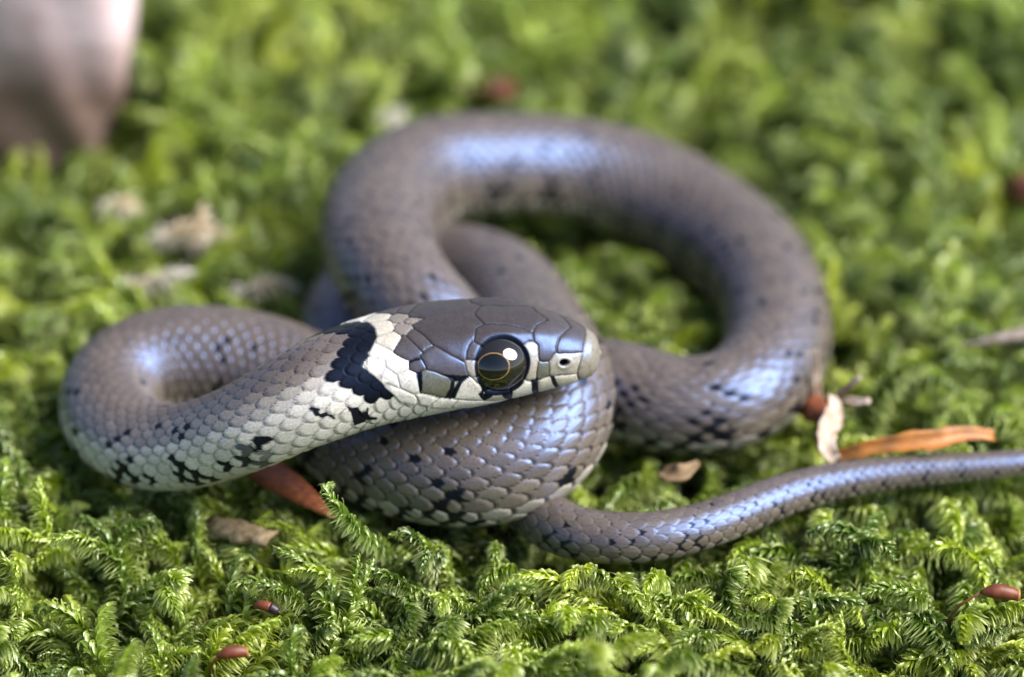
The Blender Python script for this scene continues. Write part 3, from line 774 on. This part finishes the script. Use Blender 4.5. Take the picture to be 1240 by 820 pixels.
def amm(px, py, z): return at(px, py, z) / MM
def resample(P, n):
    P = np.asarray(P, float); t = np.concatenate([[0], np.cumsum(np.linalg.norm(np.diff(P, axis=0), axis=1))])
    return spline(t, P, np.linspace(0, t[-1], n))
def tube_mesh(name, P, rad, mat, nr=10, rough=0.0, seed=0):
    P = np.asarray(P); n = len(P); tg = np.gradient(P, axis=0); tg /= np.linalg.norm(tg, axis=1)[:, None]
    rad = np.interp(np.linspace(0, 1, n), np.linspace(0, 1, len(rad)), rad)
    q = np.random.default_rng(seed); V = []
    for i in range(n):
        s_ = np.cross(tg[i], [0.05, 0, 1.0]); s_ /= np.linalg.norm(s_); u_ = np.cross(s_, tg[i])
        for c in range(nr):
            a = 2 * math.pi * c / nr; k_ = 1 + rough * q.normal()
            V.append(P[i] + (s_ * math.cos(a) + u_ * math.sin(a)) * rad[i] * k_)
    F = [(i * nr + c, i * nr + (c + 1) % nr, (i + 1) * nr + (c + 1) % nr, (i + 1) * nr + c) for i in range(n - 1) for c in range(nr)]
    F += [tuple(range(nr))[::-1], tuple((n - 1) * nr + c for c in range(nr))]
    return np.array(V), F
def blade(P, width, up_hint, thick=0.12, cup=0.3, twist=0.0, nw=6, ragged=0.0, seed=0):
    """curved leaf-like strip with thickness; cup > 0 bends the sides up"""
    P = np.asarray(P); n = len(P); tg = np.gradient(P, axis=0); tg /= np.linalg.norm(tg, axis=1)[:, None]
    w = np.interp(np.linspace(0, 1, n), np.linspace(0, 1, len(width)), width)
    q = np.random.default_rng(seed); top, bot = [], []
    for i in range(n):
        s_ = np.cross(tg[i], up_hint); s_ /= np.linalg.norm(s_); u_ = np.cross(s_, tg[i])
        a = twist * i / n; s2 = s_ * math.cos(a) + u_ * math.sin(a); u2 = -s_ * math.sin(a) + u_ * math.cos(a)
        for c in range(nw + 1):
            x = c / nw * 2 - 1
            ww = w[i] * (1 + (ragged * q.normal() if c in (0, nw) else 0))
            p = P[i] + s2 * x * ww + u2 * (cup * w[i] * x * x + 0.04 * w[i] * q.normal())
            top.append(p + u2 * thick / 2); bot.append(p - u2 * thick / 2)
    m = nw + 1; V = top + bot; o = len(top); F = []
    for i in range(n - 1):
        for c in range(nw):
            a = i * m + c
            F.append((a, a + 1, a + m + 1, a + m)); F.append((o + a, o + a + m, o + a + m + 1, o + a + 1))
        for c in (0, nw):
            a = i * m + c; F.append((a, a + m, o + a + m, o + a) if c == 0 else (a, o + a, o + a + m, a + m))
    for i in (0, n - 1):
        for c in range(nw):
            a = i * m + c; F.append((a, o + a, o + a + 1, a + 1) if i == 0 else (a, a + 1, o + a + 1, o + a))
    return np.array(V), F
def put(name, V, F, mat, parent=None, label=None, cat=None, group=None, origin=None):
    V = np.asarray(V, float)
    if parent is None:
        og = np.array([V[:, 0].mean(), V[:, 1].mean(), V[:, 2].min()]) if origin is None else np.asarray(origin)
        o = link(name, mesh_from(name, (V - og) * MM, F, True, None, mat), None, og * MM)
    else:
        og = np.array(parent.location) / MM
        o = link(name, mesh_from(name, (V - og) * MM, F, True, None, mat), parent)
    if label: tag(o, label, cat, group)
    return o
def root(name, loc, label, cat, group=None):
    e = bpy.data.objects.new(name, None); sc.collection.objects.link(e); e.location = np.asarray(loc) * MM; e.empty_display_size = 0.003
    return tag(e, label, cat, group)

# pink stone behind
def stone(name, center, rx, ry, rz, mat, seed, label, cat):
    nu, nv = 72, 40; V = []
    q = np.random.default_rng(seed); ph3 = q.uniform(0, 6, 12)
    for i in range(nv + 1):
        b_ = math.pi * i / nv
        for c in range(nu):
            a = 2 * math.pi * c / nu
            d = np.array([math.sin(b_) * math.cos(a), math.sin(b_) * math.sin(a), math.cos(b_)])
            e = np.sign(d) * np.abs(d) ** 0.72
            k_ = 1 + 0.025 * math.sin(3 * d[0] + ph3[0]) + 0.02 * math.sin(4 * d[1] + ph3[1]) + 0.03 * math.sin(5 * d[2] + ph3[2]) + 0.025 * math.sin(11 * d[0] + 7 * d[2] + ph3[3]) + 0.02 * math.sin(13 * d[1] - 9 * d[0] + ph3[4])
            tap = 1.0 + 0.22 * d[2]
            V.append(np.array(center) + e * k_ * np.array([rx * tap, ry * tap, rz]))
    F = [(i * nu + c, (i + 1) * nu + c, (i + 1) * nu + (c + 1) % nu, i * nu + (c + 1) % nu) for i in range(nv) for c in range(nu)]
    return put(name, V, F, mat, label=label, cat=cat)
sb = amm(35, 192, 3)
stone("stone", (sb[0] - 1, sb[1] + 8, sb[2] + 12), 11.0, 8, 17, M_stone, 4, "large pinkish stone with brown stained lower half standing in the moss", "stone")

# rust-red pointed bud scale under the neck
P = resample([amm(300, 548, 2.0), amm(332, 572, 2.6), amm(368, 597, 2.8), amm(404, 627, 2.6)], 18)
put("bud_scale", *blade(P, [1.25, 1.5, 1.45, 1.2, 0.8, 0.15], (0.1, -0.5, 0.9), 0.25, -0.35, 0.2, 8), M_rust,
    label="rust-red pointed dry bud scale poking out under the snake's neck", cat="bud scale")
# bark chip
P = resample([amm(250, 636, -0.6), amm(290, 642, 0.5), amm(328, 650, 0.9)], 10)
put("bark_chip", *blade(P, [0.9, 1.1, 1.05, 0.95], (0, -0.5, 0.86), 0.45, -0.3, 0.5, 5, 0.22, 3), M_chip,
    label="small tan bark chip lying in the moss beside the rust-red bud scale", cat="bark chip")

def capsule(path_seta, ax0, ax1, rad, label, dark_tip=False, mouth=True):
    c0, c1 = np.asarray(ax0), np.asarray(ax1)
    basep = np.asarray(path_seta[0]) if path_seta is not None else c0
    e = root("moss_capsule", basep, label, "moss capsule", None)
    n = 16; u = np.linspace(0, 1, n); bend = np.array([0, 0, 1.0])
    P = c0 + (c1 - c0) * u[:, None] + bend * (0.25 * np.sin(math.pi * u))[:, None]
    prof = rad * np.array([.25, .55, .8, .95, 1, 1, .98, .93, .85, .72])
    cut = 11 if dark_tip else n
    V, F = tube_mesh("urn", P[:cut], np.interp(np.linspace(0, cut / n, cut), np.linspace(0, 1, 10), prof), M_capsule, 16, 0.01)
    put("urn", V, F, M_capsule, e)
    if dark_tip:
        V, F = tube_mesh("tip", P[cut - 1:], np.interp(np.linspace((cut - 1) / n, 1, n - cut + 1), np.linspace(0, 1, 10), prof) * 1.03, M_capdark, 16, 0.03)
        put("lid", V, F, M_capdark, e)
    else:
        d = (c1 - c0) / np.linalg.norm(c1 - c0)
        V, F = tube_mesh("rim", [P[-1] - d * 0.12, P[-1], P[-1] + d * 0.12, P[-1] + d * 0.2], [rad * .74, rad * .86, rad * .8, rad * .6], M_capdark, 16)
        put("rim", V, F, M_orange, e)
    if path_seta is not None:
        V, F = tube_mesh("stalk", resample(path_seta, 20), [0.13, 0.11, 0.12], M_seta, 8)
        put("stalk", V, F, M_seta, e)
capsule(None, amm(307, 733, -0.4), amm(337, 741, -0.6), 0.44, "dark red moss capsule with blackish purple tip lying in the moss", True)
capsule([amm(258, 822, -5), amm(256, 808, -2), amm(262, 797, -0.2)], amm(262, 796, -0.2), amm(298, 790, 0), 0.54, "chestnut brown moss capsule on a short stalk with orange mouth")
capsule([amm(1140, 770, -5), amm(1150, 748, -1.5), amm(1170, 728, 0.8), amm(1190, 717, 1.5)], amm(1188, 718, 1.5), amm(1232, 721, 1.2), 0.62, "pinkish brown moss capsule nodding on a long curved thin stalk")

# dry orange leaf strip behind the tail
e = root("dry_leaf", amm(1012, 560, 0), "curled orange dry leaf strip with pale torn flap beside the tail", "dry leaf")
P = resample([amm(1012, 556, 2.0), amm(1045, 547, 2.8), amm(1090, 541, 3.2), amm(1140, 538, 3.2), amm(1180, 531, 3.0), amm(1203, 533, 2.6)], 30)
put("blade", *blade(P, [0.6, 0.65, 0.75, 0.95, 1.0, 0.8, 0.55], (0, -0.7, 0.7), 0.14, 0.9, 0.7, 8, 0.08, 5), M_orange, e)
P = resample([amm(1012, 558, 2.0), amm(1000, 540, 3.0), amm(1000, 518, 4.0), amm(1008, 498, 4.6), amm(1006, 478, 5.0)], 22)
put("flap", *blade(P, [0.5, 0.8, 1.05, 1.15, 0.9, 0.35], (0.3, -0.9, 0.3), 0.12, 0.35, -0.3, 8, 0.1, 6), M_white, e)
P = resample([amm(1008, 556, 1.9), amm(995, 541, 2.6), amm(994, 520, 3.2), amm(998, 505, 3.6)], 14)
put("edge", *blade(P, [0.35, 0.42, 0.4, 0.15], (0.2, -0.9, 0.4), 0.16, -0.4, 0, 5, 0.08, 7), M_orange, e)
P = resample([amm(970, 485, 2.6), amm(985, 492, 3.2), amm(998, 503, 3.2)], 12)
put("bud_scale", *blade(P, [0.9, 1.25, 1.2, 0.6], (0.2, -0.8, 0.5), 0.3, -0.5, 0, 8), M_rust,
    label="small rust-orange bud scale wedged against the big coil by the dry leaf", cat="bud scale")
# pale grass stalk and fork near it
P = resample([amm(1006, 492, 2.5), amm(1024, 485, 4.5), amm(1042, 488, 5.2), amm(1054, 486, 5.6)], 14)
put("straw_bit", *blade(P, [0.4, 0.35, 0.45, 0.3], (0, -0.6, 0.8), 0.15, 0.3, 0.4, 4, 0.1, 8), M_white, label="short whitish straw bit sticking out sideways behind the dry orange leaf", cat="straw")
P = resample([amm(1012, 480, 3.5), amm(1026, 470, 5.2), amm(1042, 456, 6.5)], 12)
put("straw_bit", *blade(P, [0.2, 0.35, 0.2], (0, -0.6, 0.8), 0.15, 0.2, 0.4, 4, 0.1, 9), M_white, label="short whitish straw bit slanting upward behind the dry orange leaf", cat="straw")
P = resample([amm(992, 490, 2.0), amm(989, 470, 4.0), amm(988, 445, 6.0), amm(986, 425, 8.0)], 14)
put("straw_bit", *blade(P, [0.45, 0.4, 0.35, 0.2], (0.3, -0.9, 0.2), 0.12, 0.2, 0.2, 4, 0.08, 10), M_white, label="pale upright straw blade leaning on the right side of the big coil", cat="straw")

# red leaf fragment behind the ring
P = resample([amm(552, 118, 1.5), amm(570, 100, 4.0), amm(598, 97, 4.8), amm(622, 118, 2.5)], 20)
put("red_leaf", *blade(P, [0.8, 1.5, 1.6, 0.9], (0, -0.75, 0.66), 0.2, -0.3, 0.2, 8, 0.06, 12), M_redleaf,
    label="curled red-brown leaf fragment half hidden in moss behind the coil", cat="leaf")
P = resample([amm(1218, 238, 0.5), amm(1236, 228, 2.0), amm(1262, 224, 2.4)], 14)
put("red_leaf", *blade(P, [0.8, 1.5, 1.2], (0, -0.75, 0.66), 0.2, -0.3, 0.2, 8, 0.06, 13), M_redleaf,
    label="dark red-brown leaf sunk in a hollow of the moss far from the coil", cat="leaf")
# twig at the right edge
P = resample([amm(1166, 419, 2.6), amm(1190, 414, 3.0), amm(1220, 408, 3.0), amm(1262, 402, 2.6), amm(1300, 394, 1.5)], 26)
V, F = tube_mesh("twig", P, [0.15, 0.45, 0.6, 0.62, 0.6], M_twig, 10, 0.06, 3)
put("twig", V, F, M_twig, label="short grey-brown twig with a thin tip lying on the moss", cat="twig")
# brown litter under the coil
P = resample([amm(800, 572, 0.8), amm(822, 575, 1.4), amm(846, 560, 1.8)], 12)
put("litter_flake", *blade(P, [0.5, 0.9, 0.7, 0.2], (0.2, -0.6, 0.8), 0.2, 0.4, 0.6, 5, 0.15, 15), M_litter,
    label="crumpled brown litter flake in the moss below the big coil", cat="litter")

# single moss sprigs one can pick out
def sprig(px_path, label, mat, seed, cat="moss sprig", group=None, leaf=1.9, **kw):
    q = np.random.default_rng(seed); V, F, Ct = [], [], []
    P = resample([amm(*p) for p in px_path], 16)
    add_axis(q, P, V, F, Ct, leaf, kw.get('spacing', 0.12), kw.get('w0', 0.25), kw.get('curl', 0.4), kw.get('hook', 1.2))
    og = P[0]
    o = link("moss_sprig", mesh_from("moss_sprig", (np.array(V) - og) * MM, F, True, np.repeat(np.array(Ct), 3, 1), mat), None, og * MM)
    return tag(o, label, cat, group)
sprig([(470, 672, -1), (446, 652, 2), (425, 632, 4.2), (408, 612, 6.0), (396, 596, 7.0), (394, 588, 7.0), (400, 586, 6.8)],
      "green moss sprig with curled tip standing up before the snake's lower coil", M_sprig, 31, leaf=1.6, w0=0.2, spacing=0.06, hook=2.0)
sprig([(190, 292, 0), (215, 280, 3), (240, 274, 4.5), (262, 278, 5), (280, 286, 4.5)], "whitish dry moss sprig lying on green moss beyond the left loop", M_drymoss, 32)
sprig([(236, 300, 0), (238, 280, 3), (243, 262, 5), (246, 250, 6)], "whitish dry moss sprig standing upright beyond the left loop", M_drymoss, 33)
sprig([(150, 350, 0), (180, 342, 2.5), (205, 334, 3.5), (232, 330, 3)], "pale dry moss sprig lying just behind the left loop", M_drymoss, 34)
sprig([(280, 372, -1), (305, 350, 2), (332, 342, 3), (362, 350, 2)], "tan dry moss sprig between the left loop and the big coil", M_drymoss, 35)
sprig([(462, 165, -1), (470, 150, 3), (476, 138, 5), (484, 132, 6)], "whitish dry moss sprig behind the top of the big coil", M_drymoss, 36)
sprig([(130, 255, 0), (140, 248, 3), (156, 246, 4), (168, 252, 4)], "small whitish dry moss sprig between the pink stone and the left loop", M_drymoss, 37)
